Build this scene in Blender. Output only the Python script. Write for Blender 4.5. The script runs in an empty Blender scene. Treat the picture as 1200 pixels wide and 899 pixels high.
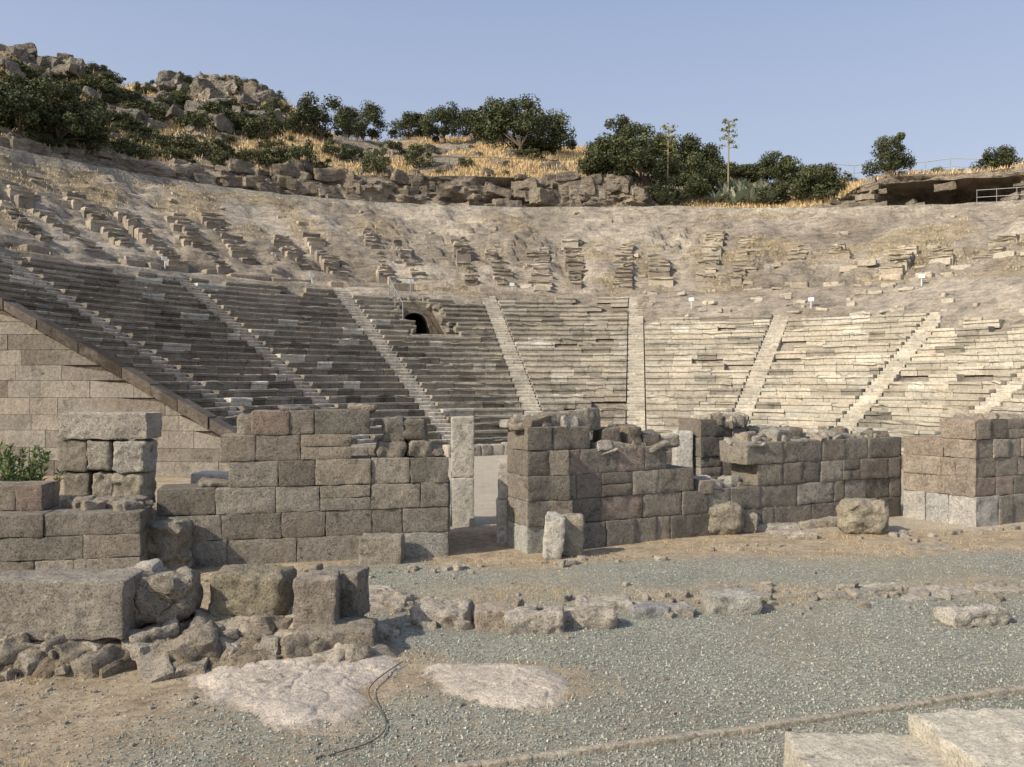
import bpy, math, random
import numpy as np
from mathutils import Vector, Matrix
random.seed(7); R=np.random.RandomState(11)
EYE=3.0; F=980.0
def ground_at_pixel(u,v):            # back-projects image pixel coordinates onto the flat ground plane
    Y=EYE*F/(v-449.5); return ((u-600)/F*Y, Y)
# ---------------------------------------------------------------- noise
T=np.random.RandomState(3).rand(32,32,32)
def vn(p):
    p=np.asarray(p,float); i=np.floor(p).astype(int); f=p-i; f=f*f*(3-2*f)
    i0=i&31; i1=(i+1)&31
    x0,y0,z0=i0[...,0],i0[...,1],i0[...,2]; x1,y1,z1=i1[...,0],i1[...,1],i1[...,2]
    fx,fy,fz=f[...,0],f[...,1],f[...,2]
    a=T[x0,y0,z0]*(1-fx)+T[x1,y0,z0]*fx; b=T[x0,y1,z0]*(1-fx)+T[x1,y1,z0]*fx
    c=T[x0,y0,z1]*(1-fx)+T[x1,y0,z1]*fx; d=T[x0,y1,z1]*(1-fx)+T[x1,y1,z1]*fx
    return (a*(1-fy)+b*fy)*(1-fz)+(c*(1-fy)+d*fy)*fz
def fbm(p,o=4):
    s=0;a=.5;t=0
    p=np.asarray(p,float)
    for k in range(o):
        s=s+a*vn(p*(2**k)+k*7.3); t+=a; a*=.5
    return s/t
def n2(x,y,sc=1.,o=4,off=0.):
    return fbm(np.stack([np.asarray(x,float)*sc+off,np.asarray(y,float)*sc+off*1.7,np.zeros_like(np.asarray(x,float))+off],-1),o)
# ---------------------------------------------------------------- mesh builder
class MB:
    def __init__(s): s.v=[];s.q=[];s.t=[];s.c=[];s.n=0
    def add(s,v,q=None,t=None,col=(1,1,1)):
        v=np.asarray(v,float).reshape(-1,3); 
        if q is not None and len(q): s.q.append(np.asarray(q,int).reshape(-1,4)+s.n)
        if t is not None and len(t): s.t.append(np.asarray(t,int).reshape(-1,3)+s.n)
        c=np.asarray(col,float)
        if c.ndim==1: c=np.tile(c,(len(v),1))
        s.v.append(v);s.c.append(c);s.n+=len(v)
    def build(s,name,mats,smooth=False,parent=None):
        v=np.concatenate(s.v); c=np.concatenate(s.c)
        q=np.concatenate(s.q) if s.q else np.zeros((0,4),int); t=np.concatenate(s.t) if s.t else np.zeros((0,3),int)
        me=bpy.data.meshes.new(name); me.vertices.add(len(v)); me.vertices.foreach_set('co',v.ravel())
        loops=np.concatenate([q.ravel(),t.ravel()]); me.loops.add(len(loops)); me.loops.foreach_set('vertex_index',loops)
        npoly=len(q)+len(t); me.polygons.add(npoly)
        st=np.concatenate([np.arange(len(q))*4,len(q)*4+np.arange(len(t))*3]); me.polygons.foreach_set('loop_start',st)
        me.polygons.foreach_set('loop_total',np.concatenate([np.full(len(q),4),np.full(len(t),3)]))
        me.polygons.foreach_set('use_smooth',np.full(npoly,smooth))
        me.update(calc_edges=True); me.validate()
        a=me.color_attributes.new('tint','FLOAT_COLOR','POINT')
        a.data.foreach_set('color',np.concatenate([c,np.ones((len(c),1))],1).ravel())
        me.materials.append(mats)
        o=bpy.data.objects.new(name,me); bpy.context.scene.collection.objects.link(o)
        if parent: o.parent=parent
        return o
def grid_faces(nu,nv):
    i=np.arange(nu-1)[:,None]*nv+np.arange(nv-1)[None]
    return np.stack([i,i+nv,i+nv+1,i+1],-1).reshape(-1,4)
def stone(mb,c,size,rz=0,rnd=.035,rough=.02,col=(.3,.25,.2),tilt=(0,0),freq=3.0,seg=.13,mx=10,oct=3):
    size=np.array(size,float); rnd=min(rnd,size.min()*.48); h=size/2
    ax=[]
    for L in size:
        n=max(1,min(mx,int(L/seg))); inner=np.linspace(-(L/2-rnd),L/2-rnd,n+1)
        ax.append(np.concatenate([[-L/2],inner,[L/2]]) if rnd<.08 else np.linspace(-L/2,L/2,max(7,n+3)))
    M=np.array((Matrix.Rotation(rz,3,'Z')@Matrix.Rotation(tilt[0],3,'X')@Matrix.Rotation(tilt[1],3,'Y')))
    off=R.rand(3)*50; c=np.array(c,float)
    for k in range(3):
        a,b=[(1,2),(2,0),(0,1)][k]
        for sg in (-1,1):
            U,V=np.meshgrid(ax[a],ax[b],indexing='ij'); P=np.zeros(U.shape+(3,))
            P[...,a]=U;P[...,b]=V;P[...,k]=sg*h[k]; P=P.reshape(-1,3)
            q=np.clip(P,-(h-rnd),(h-rnd)); d=P-q; l=np.linalg.norm(d,axis=1,keepdims=True); d=d/np.maximum(l,1e-6)
            P=q+d*rnd
            D=np.stack([fbm(P*freq+off,oct),fbm(P*freq+off+11.1,oct),fbm(P*freq+off+23.7,oct)],1)-.5
            P=P+D*2*rough
            f=grid_faces(*U.shape)
            if sg<0: f=f[:,::-1]
            mb.add(P@M.T+c,q=f,col=col)
def box8(mb,v,col):
    mb.add(v,q=[[0,3,2,1],[4,5,6,7],[0,1,5,4],[1,2,6,5],[2,3,7,6],[3,0,4,7]],col=col)
def jit(c,a=.12):
    k=1+R.uniform(-a,a); w=R.uniform(-.025,.025); return tuple(np.clip(np.array(c)*k*np.array([1+w,1,1-w]),.02,.9))
# ---------------------------------------------------------------- materials
class NT:
    def __init__(s,name):
        s.m=bpy.data.materials.new(name); s.m.use_nodes=True; s.t=s.m.node_tree; s.b=s.t.nodes['Principled BSDF']; s.b.inputs['Roughness'].default_value=.93
        s.b.inputs['Specular IOR Level'].default_value=.15
        s.tc=s.t.nodes.new('ShaderNodeTexCoord')
    def n(s,ty,**k):
        x=s.t.nodes.new(ty)
        for a,b in k.items(): setattr(x,a,b)
        return x
    def l(s,a,b): s.t.links.new(a,b)
    def noise(s,sc,det=6,rough=.6,vec=None,stretch=None):
        x=s.n('ShaderNodeTexNoise'); x.inputs['Scale'].default_value=sc; x.inputs['Detail'].default_value=det; x.inputs['Roughness'].default_value=rough
        v=s.tc.outputs['Object']
        if stretch:
            mp=s.n('ShaderNodeMapping'); mp.inputs['Scale'].default_value=stretch; s.l(v,mp.inputs['Vector']); v=mp.outputs[0]
        s.l(v,x.inputs['Vector']); return x.outputs['Fac']
    def ramp(s,fac,pts):
        x=s.n('ShaderNodeValToRGB'); e=x.color_ramp.elements
        while len(e)<len(pts): e.new(.5)
        for i,(p,c) in enumerate(pts):
            e[i].position=p; e[i].color=(c,c,c,1) if not isinstance(c,tuple) else c+(1,)
        s.l(fac,x.inputs['Fac']); return x.outputs['Color']
    def mix(s,a,b,fac=1.,mode='MULTIPLY'):
        x=s.n('ShaderNodeMix',data_type='RGBA',blend_type=mode)
        if isinstance(fac,float): x.inputs[0].default_value=fac
        else: s.l(fac,x.inputs[0])
        for sock,val in ((x.inputs[6],a),(x.inputs[7],b)):
            if isinstance(val,tuple): sock.default_value=val+(1,)
            else: s.l(val,sock)
        return x.outputs[2]
    def attr(s,name='tint'):
        x=s.n('ShaderNodeAttribute',attribute_name=name); return x.outputs['Color']
    def bump(s,h,dist,strg=1.,prev=None):
        x=s.n('ShaderNodeBump'); x.inputs['Distance'].default_value=dist; x.inputs['Strength'].default_value=strg
        s.l(h,x.inputs['Height'])
        if prev is not None: s.l(prev,x.inputs['Normal'])
        return x.outputs['Normal']
def stone_mat(name,big=1.2,fine=14,pit=45,pitdark=.5,bumpd=.03,lich=.25,lo=.68,hi=1.3):
    m=NT(name); c=m.attr()
    n1=m.noise(big,8,.65); n2_=m.noise(fine,6,.7); n3=m.noise(pit,3,.6); n4=m.noise(big*2.3,7,.7); n5=m.noise(big*3.6,8,.75)
    c=m.mix(c,m.ramp(n1,[(.25,lo),(.75,hi)]))
    c=m.mix(c,m.ramp(n2_,[(.25,.62),(.75,1.32)]))
    c=m.mix(c,m.ramp(n3,[(.36,pitdark),(.47,1.0)]))
    c=m.mix(c,m.ramp(n5,[(.34,.5),(.45,1.0)]))
    c=m.mix(c,(.50,.46,.39),m.ramp(n4,[(.54,0.),(.70,lich)]),'MIX')
    m.l(c,m.b.inputs['Base Color'])
    b=m.bump(n2_,bumpd,1.); b=m.bump(n3,bumpd*.6,1.,b); b=m.bump(n5,bumpd*1.6,.9,b); m.l(b,m.b.inputs['Normal']); return m.m
M_wall=stone_mat('andesite_block',bumpd=.06)
M_seat=stone_mat('seat_stone',big=.6,fine=9,pit=30,pitdark=.7,bumpd=.03,lo=.72,hi=1.25,lich=.3)
M_marble=stone_mat('weathered_marble',pitdark=.68,bumpd=.035,lo=.8,hi=1.15,lich=.1)
def rock_mat(name):
    m=NT(name); c=m.attr()
    a=m.noise(.22,9,.68); b=m.noise(1.3,9,.75); d=m.noise(6,6,.75); s=m.noise(.8,9,.7,stretch=(1,1,5.5))
    c=m.mix(c,m.ramp(a,[(.3,.72),(.7,1.22)])); c=m.mix(c,m.ramp(b,[(.30,.42),(.47,.95),(.75,1.3)])); c=m.mix(c,m.ramp(s,[(.32,.60),(.52,1.05)]))
    c=m.mix(c,m.ramp(d,[(.3,.62),(.7,1.28)]))
    m.l(c,m.b.inputs['Base Color'])
    x=m.bump(b,.5,1.); x=m.bump(s,.4,1.,x); x=m.bump(d,.12,1.,x); m.l(x,m.b.inputs['Normal']); return m.m
M_rock=rock_mat('hillside_rock')
def plain(name,col,rough=.8,metal=0):
    m=NT(name); n=m.noise(20,4); c=m.mix(col,m.ramp(n,[(.3,.8),(.7,1.15)])); m.l(c,m.b.inputs['Base Color']); m.b.inputs['Roughness'].default_value=rough; m.b.inputs['Metallic'].default_value=metal; return m.m
def leaf_mat(name):
    m=NT(name); c=m.attr(); m.l(c,m.b.inputs['Base Color']); m.b.inputs['Roughness'].default_value=.7; return m.m
M_leaf=leaf_mat('foliage')
M_metal=plain('galvanised_metal',(.35,.36,.37),.5,.6); M_dark=plain('dark_rubber',(.10,.085,.07),.7); M_white=plain('white_enamel',(.8,.8,.78),.5)
# ground
def ground_mat():
    m=NT('gravel_and_dirt'); mask=m.attr()
    v=m.n('ShaderNodeTexVoronoi'); v.inputs['Scale'].default_value=42; m.l(m.tc.outputs['Object'],v.inputs['Vector'])
    sp=m.n('ShaderNodeSeparateColor'); m.l(v.outputs['Color'],sp.inputs[0])
    g=m.ramp(sp.outputs[0],[(0.,(.18,.182,.15)),(.4,(.265,.268,.222)),(.75,(.34,.337,.28)),(1.,(.48,.455,.37))])
    big=m.noise(.5,6); g=m.mix(g,m.ramp(big,[(.3,.85),(.7,1.15)]))
    dn=m.noise(2.2,9,.7); fine=m.noise(60,4,.7); lit=m.noise(9,9,.8)
    d=m.ramp(dn,[(.3,(.26,.20,.135)),(.5,(.39,.31,.21)),(.7,(.50,.415,.295))]); d=m.mix(d,m.ramp(fine,[(.3,.55),(.7,1.4)])); d=m.mix(d,m.ramp(lit,[(.38,.55),(.5,1.05)]))
    sx=m.n('ShaderNodeSeparateColor'); m.l(mask,sx.inputs[0])
    ad=m.n('ShaderNodeMath',operation='ADD'); m.l(sx.outputs[0],ad.inputs[0])
    sb=m.n('ShaderNodeMath',operation='MULTIPLY_ADD'); m.l(m.noise(7,8,.75),sb.inputs[0]); sb.inputs[1].default_value=1.9; sb.inputs[2].default_value=-.95
    m.l(sb.outputs[0],ad.inputs[1])
    f=m.ramp(ad.outputs[0],[(.25,0.),(.75,1.)])
    c=m.mix(g,d,f,'MIX'); c=m.mix(c,(.46,.44,.39),sx.outputs[1],'MIX'); m.l(c,m.b.inputs['Base Color'])
    inv=m.ramp(ad.outputs[0],[(.25,1.),(.75,0.)]); vd=m.mix(v.outputs['Distance'],inv)
    b=m.bump(vd,.018,.9); b=m.bump(dn,.07,.7,b); b=m.bump(lit,.03,.8,b); b=m.bump(fine,.012,.9,b); m.l(b,m.b.inputs['Normal']); return m.m
M_ground=ground_mat()

# ---------------------------------------------------------------- site constants
CX,CY=3.8,25.6
R0,TR,RISE=11.15,.56,.308
def pol(th,r): th=np.radians(th); return CX+r*np.sin(th), CY+r*np.cos(th)
TH=[-110,-60,-45,-35,-30,-25,-20,-15,-10,-5,0,5,10,15,20,30,40,50,90]
RC=[85,85,80,80,78,76,72,68,66,65,64,62,60,58,56,54,52,50,50]
ZC=[37,37,34.6,34.6,34.6,34.2,30.4,29.8,29.6,29.8,28.6,27.4,25.2,23.6,22.2,20.2,18.9,17.8,17]
def zedge(th): return np.interp(th,[-110,-50,-30,0,12,45,90],[17.6,17.4,17.3,17.5,17.4,15.3,14.5])
def zcliff(th): return np.interp(th,[-110,-60,-45,-30,-18,-10,6,9,11,25,28,31,34,40,90],[18.6,18.6,18.7,19.6,20.1,20.5,20.5,19.4,17.9,17.0,17.3,18.5,18.8,18.2,17])
def hill(x,y):
    x=np.asarray(x,float);y=np.asarray(y,float)
    dx=x-CX;dy=y-CY; r=np.hypot(dx,dy); th=np.degrees(np.arctan2(dx,dy))
    rc=np.interp(th,TH,RC); zc=np.interp(th,TH,ZC); z0=zcliff(th)
    t=np.clip((r-46)/(rc-46),0,1); z=z0+(zc-z0)*(t**.85)
    z=z-np.clip(r-rc,0,400)*.14
    k=np.clip((r-46)/6,0,1)
    z=z+k*(n2(x,y,.12,4,3.)-.5)*1.6+k*(n2(x,y,.6,3,9.)-.5)*.9
    lm=np.clip((-th-16)/8,0,1)*np.clip((r-50)/10,0,1)
    rd=1-np.abs(n2(x,y,.13,5,17.)-.5)*4
    z=z+lm*np.clip(rd,0,1)**2*2.6*n2(x,y,.05,2,31.)*1.4
    tr=n2(x,y,.2,5,70.); z=z+lm*(np.floor(tr*9)/9-tr)*5*np.clip(n2(x,y,.08,2,80.)*3-1,0,1)
    return z
def hill_at_pixel(u,v):  # casts image pixel coordinates as a ray onto the hillside
    b=(u-600)/F; e=(449.5-v)/F; Y=np.linspace(50,112,500); X=b*Y
    r=np.hypot(X-CX,Y-CY); ok=r>46.2
    z=hill(X,Y); ang=(z-EYE)/Y; ang=np.where(ok,ang,-9)
    hit=np.where(ang>=e)[0]
    i=hit[0] if len(hit) else int(np.argmax(ang))
    return float(X[i]),float(Y[i]),float(z[i])
# ---------------------------------------------------------------- ground sheet
def mask_dirt(X,Y):
    n=n2(X,Y,.6,4,5.)
    m=np.clip((-1.6-X+(Y-7)*.25)/2.2,0,1)*np.clip((11.5-Y)/1.,0,1)*.76
    wl=14.0+np.clip(X,0,12)*.12
    m=np.maximum(m,np.clip((Y-wl+1.0)/1.4,0,1)*.95)
    m=np.maximum(m,np.clip(1-np.abs(Y-11.5-np.clip(X,0,9)*.12)/1.6,0,1)*.66)
    m=np.maximum(m,np.clip((-2.0-X)/1.0,0,1)*np.clip((Y-8.6),0,1)*.9)
    m=np.maximum(m,np.exp(-(((X-.2)/1.0)**2+((Y-8.35)/.75)**2))*1.0)
    m=np.maximum(m,np.exp(-(((X+1.6)/1.4)**2+((Y-8.6)/1.0)**2))*1.0)
    m=np.maximum(m,.27)
    return np.clip(m+(n-.5)*.9,0,1)
gx=np.unique(np.concatenate([np.linspace(-1800,-60,10),np.linspace(-60,-14,20),np.linspace(-14,16,240),np.linspace(16,60,20),np.linspace(60,1800,10)]))
gy=np.unique(np.concatenate([np.linspace(-1800,-30,8),np.linspace(-30,4.5,14),np.linspace(4.5,24,190),np.linspace(24,60,20),np.linspace(60,1800,8)]))
GX,GY=np.meshgrid(gx,gy,indexing='ij')
def gzf(X,Y): return np.exp(-((X)/25)**2)*((n2(X,Y,.5,3,2.)-.5)*.10+(n2(X,Y,3,2,8.)-.5)*.02)
GZ=(np.abs(GY-12)<14)*gzf(GX,GY)
dm=mask_dirt(GX,GY); orch=np.clip((14.2-np.hypot(GX-CX,GY-CY))/1.5,0,1)*(GY>17)
mb=MB(); mb.add(np.stack([GX,GY,GZ],-1),q=grid_faces(*GX.shape),col=np.stack([dm,orch*.45,dm*0],-1).reshape(-1,3)); mb.build('ground',M_ground,True)
def gz(x,y): return float(gzf(np.array(x),np.array(y)))
# gravel stones
def gravel():
    N=90000; Y=5.6+(15.5-5.6)*R.rand(N)**1.25; X=(R.rand(N)*2-1)*.64*Y
    d=mask_dirt(X,Y); keep=R.rand(N)>np.minimum(d*1.1,.88); X=X[keep];Y=Y[keep]; N=len(X)
    Z=gzf(X,Y)
    o=np.array([[1,0,0],[-1,0,0],[0,1,0],[0,-1,0],[0,0,1],[0,0,-1]],float)
    s=(.006+.011*R.rand(N,1)**2.5)
    P=o[None]*(.6+.8*R.rand(N,6,1))*s[:,:,None]; P=P+R.uniform(-.3,.3,(N,6,3))*s[:,:,None]
    P=P+np.stack([X,Y,Z+.004],-1)[:,None]
    f=np.array([[0,2,4],[2,1,4],[1,3,4],[3,0,4],[2,0,5],[1,2,5],[3,1,5],[0,3,5]])
    Fs=(f[None]+np.arange(N)[:,None,None]*6).reshape(-1,3)
    base=np.array([[.20,.205,.17],[.275,.28,.235],[.34,.337,.28],[.44,.42,.35]])[R.choice(4,N,p=[.25,.4,.25,.10])]
    mb=MB(); mb.add(P,t=Fs,col=np.repeat(base,6,0)); 
    mb.build('gravel',M_leaf,False)
gravel()

# ---------------------------------------------------------------- cavea
stairs=[-71.6,-51.6,-31.6,-11.6,8.4,28.4,48.4,68.4]
wed=[(-83,-71.6,27),(-71.6,-51.6,27),(-51.6,-31.6,27),(-31.6,-11.6,26),(-11.6,8.4,27),(8.4,28.4,22),(28.4,48.4,21),(48.4,68.4,19),(68.4,80,18)]
def rows_at(th):
    th=np.asarray(th,float); o=np.zeros(th.shape)
    for a,b,n in wed: o=np.where((th>=a)&(th<b),n,o)
    return o
def cone(r): return (r-R0)*.55+.16
def cav_z(th,r):
    rt=R0+rows_at(th)*TR
    x,y=pol(th,r)
    nz=(fbm(np.stack([x*.5,y*.5,x*0],-1),5)-.5)
    z=np.where(r<rt-.1,cone(r)-.36,cone(np.minimum(r,26.6))+nz*.45)
    zu=8.65+(zedge(th)-8.65)*np.clip((r-28.3)/(43.6-28.3),0,1)
    terr=np.floor(zu/.6+nz*1.6)*.6
    fine=fbm(np.stack([x*1.1,y*1.1,x*0+5],-1),3)-.5
    zz=zu+nz*1.3+fine*.45+(terr-zu)*.75*np.clip(n2(x,y,.15,2,4.)*3-1,0,1)
    z=np.where(r>28.2,zz,z)
    z=np.where(r>43.2,zedge(th)+.05+fine*.2,z)
    return z
th=np.arange(-84,80.01,.3); rr=np.concatenate([np.arange(11.25,28.4,.28),np.arange(28.45,44.6,.2)])
A,B=np.meshgrid(th,rr,indexing='ij'); X,Y=pol(A,B); Z=cav_z(A,B)
nn=n2(X,Y,.18,5,2.)[...,None]; n3=n2(X,Y,.7,4,6.)[...,None]
nn=np.clip((nn-.5)*2.4+.5,0,1)
col=np.array([.40,.335,.26])*(1-nn)+np.array([.62,.54,.43])*nn
col=col*(.7+.6*n3)*1.12
grm=(np.clip((n2(X,Y,.28,4,41.)-.52)*6,0,1)*(B>26)); gr=grm[...,None]; col=col*(1-gr*.6)+np.array([.50,.39,.235])*gr*.6
edge=(B>42.9)[...,None]; col=np.where(edge,np.array([.62,.55,.44])*(.8+.4*n3),col)
fq=grid_faces(*A.shape)
ac=(A.ravel()[fq]).mean(1); bc=(B.ravel()[fq]).mean(1)
hole=(ac>-24.6)&(ac<-20.0)&(bc>21.9)&(bc<25.0)
mb=MB(); mb.add(np.stack([X,Y,Z],-1),q=fq[~hole][:,::-1],col=col.reshape(-1,3)); mb.build('theatre_rock_slope',M_rock,True)
# tunnel opening
mb=MB(); thc=-22.3
def tun(u,v,z):
    a=math.radians(thc); return (CX+u*math.sin(a)+v*math.cos(a), CY+u*math.cos(a)-v*math.sin(a), z)
zf=float(cone(21.8))-.4; zt=zf+1.6; w=.98
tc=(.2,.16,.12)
us=np.linspace(21.7,25.05,8)
for s in (-1,1):
    for a,b in zip(us[:-1],us[1:]): mb.add([tun(a,s*w,zf),tun(b,s*w,zf),tun(b,s*w,cone(b)-.33),tun(a,s*w,cone(a)-.33)],q=[[0,1,2,3]],col=tc)
    mb.add([tun(25.05,s*w,zf),tun(31,s*w,zf),tun(31,s*w,zt),tun(25.05,s*w,zt)],q=[[0,1,2,3]],col=tc)
mb.add([tun(21.7,-w,zf),tun(21.7,w,zf),tun(31,w,zf),tun(31,-w,zf)],q=[[0,1,2,3]],col=tc)
mb.add([tun(25.05,-w,zt),tun(25.05,w,zt),tun(31,w,zt),tun(31,-w,zt)],q=[[0,1,2,3]],col=tc)
mb.add([tun(31,-w,zf),tun(31,w,zf),tun(31,w,zt),tun(31,-w,zt)],q=[[0,1,2,3]],col=tc)
vs=np.linspace(-w-.35,w+.35,25)
for a,b in zip(vs[:-1],vs[1:]):     # arched mouth
    za,zb=[zf+.40+1.10*math.sqrt(max(0,1-(q/(w*.92))**2)) if abs(q)<w*.92 else zf for q in (a,b)]
    u0,u1=24.9,25.5
    mb.add([tun(u0,a,za),tun(u0,b,zb),tun(u0,b,cone(25.0)-.05),tun(u0,a,cone(25.0)-.05),tun(u1,a,za),tun(u1,b,zb)],q=[[0,1,2,3],[0,4,5,1]],col=(.45,.38,.29))
    mb.add([tun(u0,a,cone(25.0)-.05),tun(u0,b,cone(25.0)-.05),tun(u1,b,cone(25.2)),tun(u1,a,cone(25.2))],q=[[0,1,2,3]],col=(.45,.38,.29))
for k in range(34):
    s=R.choice([-1,1]); u=R.uniform(21.8,25.4); v=s*R.uniform(.95,1.6)
    if k>22: u=25.2+R.rand()*.6; v=R.uniform(-1.4,1.4)
    x,y,z=tun(u,v,cone(u)-.22)
    stone(mb,(x,y,z),(R.uniform(.25,.6),R.uniform(.25,.5),R.uniform(.2,.36)),R.rand()*3,.05,.07,jit((.50,.43,.33)),seg=.12,tilt=(R.normal()*.15,R.normal()*.15))
mb.build('tunnel_entrance',M_rock,False)

def seat_block(mb,ta,tb,r,zt,tread,rise,col,nose=.05,seg=3,wear=.0):
    prof=[(tread+.03,0),(.03,0),(0,-.025),(.0,-.11),(nose,-.14),(nose,-rise-.05),(tread+.03,-rise-.05)]
    n=len(prof); V=[]
    for k in range(seg+1):
        t=ta+(tb-ta)*k/seg
        w1=R.uniform(-1,1,n)*wear; w2=R.uniform(-1,1,n)*wear
        for j,(a,b) in enumerate(prof):
            x,y=pol(t,r+a+(w1[j] if 0<j<4 else 0)); V.append((x,y,zt+b+(w2[j]*.6 if 0<j<4 else w2[j]*.2)))
    q=[]
    for k in range(seg):
        for j in range(n):
            j2=(j+1)%n; q.append([k*n+j,(k+1)*n+j,(k+1)*n+j2,k*n+j2])
    e=seg*n
    q+= [[0,1,2,3],[0,3,4,6],[e+3,e+2,e+1,e],[e+6,e+4,e+3,e]]
    t=[[4,5,6],[e+6,e+5,e+4]]
    mb.add(V,q=q,t=t,col=col)
for wi,(a,b,nr) in enumerate(wed):
    mb=MB()
    for i in range(nr):
        r=R0+i*TR; z=(i+1)*RISE; dt=math.degrees(.47/r)
        t0=a+(dt if a>-83 else 0); t1=b-dt
        t=t0
        bright=np.interp((a+b)/2,[-80,-45,-20,0,18,40,60],[.04,.12,.34,.64,.88,.95,1.0])  # left wedges darker: weathered stone, and partly shade baked into the tint
        while t<t1-1e-3:
            L=R.uniform(.7,1.6); t2=min(t1,t+math.degrees(L/r))
            if t1-t2<math.degrees(.35/r): t2=t1
            tm=(t+t2)/2
            inhole=(-25.2<tm<-19.4) and (21.2<r<25.2)
            big=float(n2(CX+r*math.sin(math.radians(tm)),CY+r*math.cos(math.radians(tm)),.16,3,50.))
            miss=0.008+(.25 if i>=nr-1 else .08 if i==nr-2 else 0)+ (.14 if big>.68 else 0)
            if not inhole and R.rand()>miss:
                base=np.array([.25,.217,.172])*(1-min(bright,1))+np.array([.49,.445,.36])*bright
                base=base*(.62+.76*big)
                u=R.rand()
                if u<.06: base=np.array([.60,.56,.47])
                elif u<.18: base=base*.62
                g=.008
                j=.012 if R.rand()<.82 else .045
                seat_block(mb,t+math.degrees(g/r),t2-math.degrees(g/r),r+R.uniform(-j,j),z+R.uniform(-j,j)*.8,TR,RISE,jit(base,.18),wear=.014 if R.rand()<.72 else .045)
            t=t2
    mb.build('theatre_seating',M_seat,False)
for si,s in enumerate(stairs):
    mb=MB(); nr=max([n for a,b,n in wed if a==s or b==s])
    for i in range(nr*2):
        r=R0+i*TR/2; dt=math.degrees(.42/r); z=(i+1)*RISE/2+.01
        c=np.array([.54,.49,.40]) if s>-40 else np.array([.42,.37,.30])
        mid=s+R.uniform(-.3,.3)*dt
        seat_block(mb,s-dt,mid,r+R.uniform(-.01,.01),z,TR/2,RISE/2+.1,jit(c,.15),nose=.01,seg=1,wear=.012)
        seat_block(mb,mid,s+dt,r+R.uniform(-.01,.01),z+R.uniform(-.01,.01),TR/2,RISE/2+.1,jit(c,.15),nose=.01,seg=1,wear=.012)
    mb.build('theatre_stairway',M_seat,False)
# remnants of seats in the upper tier: stepped strips either side of the lost stairways
mb=MB()
for s in [-68,-59,-50,-41,-31,-21,-10.5,-1,9,19,29,40,49,58]:
    for side in (-1,1):
        ri=28.8+R.rand()*2.0; n=int(R.uniform(10,17)) if s<22 else int(R.uniform(4,11))
        if s>22 : ri+=R.rand()*3.5
        wbase=R.uniform(.7,1.3)
        for i in range(n):
            if R.rand()<(.13 if s<20 else .22): continue
            r=ri+i*.52; wd=wbase*R.uniform(.5,1.4) 
            off=side*(.55+wd/2+R.uniform(-.08,.18)); t=s+math.degrees(off/r); dt=math.degrees(wd/2/r)
            zs=8.65+(float(zedge(t))-8.65)*(r-28.3)/15.3
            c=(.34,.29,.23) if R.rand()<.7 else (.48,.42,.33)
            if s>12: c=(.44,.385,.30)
            seat_block(mb,t-dt,t+dt,r+R.uniform(-.07,.07),zs+.36+R.uniform(-.10,.08),.60,.75,jit(c,.24),nose=.07,seg=3,wear=.07)
    for k in range(5):
        t=s+R.uniform(-5,5); r=R.uniform(28.4,42); x,y=pol(t,r); z=float(cav_z(np.array(t),np.array(r)))
        stone(mb,(x,y,z+.02),(R.uniform(.3,.8),R.uniform(.25,.5),R.uniform(.15,.3)),-math.radians(t)+R.uniform(-.5,.5),.04,.06,jit((.48,.41,.32),.2),tilt=(R.uniform(-.2,.2),R.uniform(-.2,.2)),seg=.2)
mb.build('ruined_upper_seats',M_seat,False)
mb=MB()
t=-82.
while t<78:
    L=R.uniform(.5,1.5); r=27.0 if t<8.4 else 27.2
    dth=math.degrees(L/r)
    p=.6 if t<-30 else .35 if t<10 else .14
    if R.rand()<p:
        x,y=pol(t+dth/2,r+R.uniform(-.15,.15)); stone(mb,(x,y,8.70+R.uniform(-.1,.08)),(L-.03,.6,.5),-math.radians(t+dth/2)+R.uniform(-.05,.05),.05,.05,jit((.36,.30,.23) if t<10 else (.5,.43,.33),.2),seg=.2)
    t+=dth
for k in range(95):   # broken blocks on the right where upper rows are lost
    t=R.uniform(9,72); nr=float(rows_at(t)); r=R0+nr*TR+(28-R0-nr*TR)*R.rand()**1.6; x,y=pol(t,r); z=float(cav_z(np.array(t),np.array(r)))
    stone(mb,(x,y,z+.0),(R.uniform(.2,.8),R.uniform(.25,.5),R.uniform(.12,.28)),-math.radians(t)+R.normal()*.25,.04,.05,jit((.50,.44,.35),.2),tilt=(R.normal()*.1,R.normal()*.1),seg=.2)
for (t0,t1,r) in [(33,41,31.5),(-8,-3,28.6),(43,50,30.5)]:
    t=t0
    while t<t1:
        x,y=pol(t,r); z=float(cav_z(np.array(t),np.array(r))); 
        if R.rand()<.8: stone(mb,(x,y,z+.06),(1.05,.4,.36),-math.radians(t),.03,.04,jit((.55,.49,.39),.12),seg=.2)
        t+=math.degrees(1.08/r)
mb.build('diazoma_wall',M_seat,False)

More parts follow.
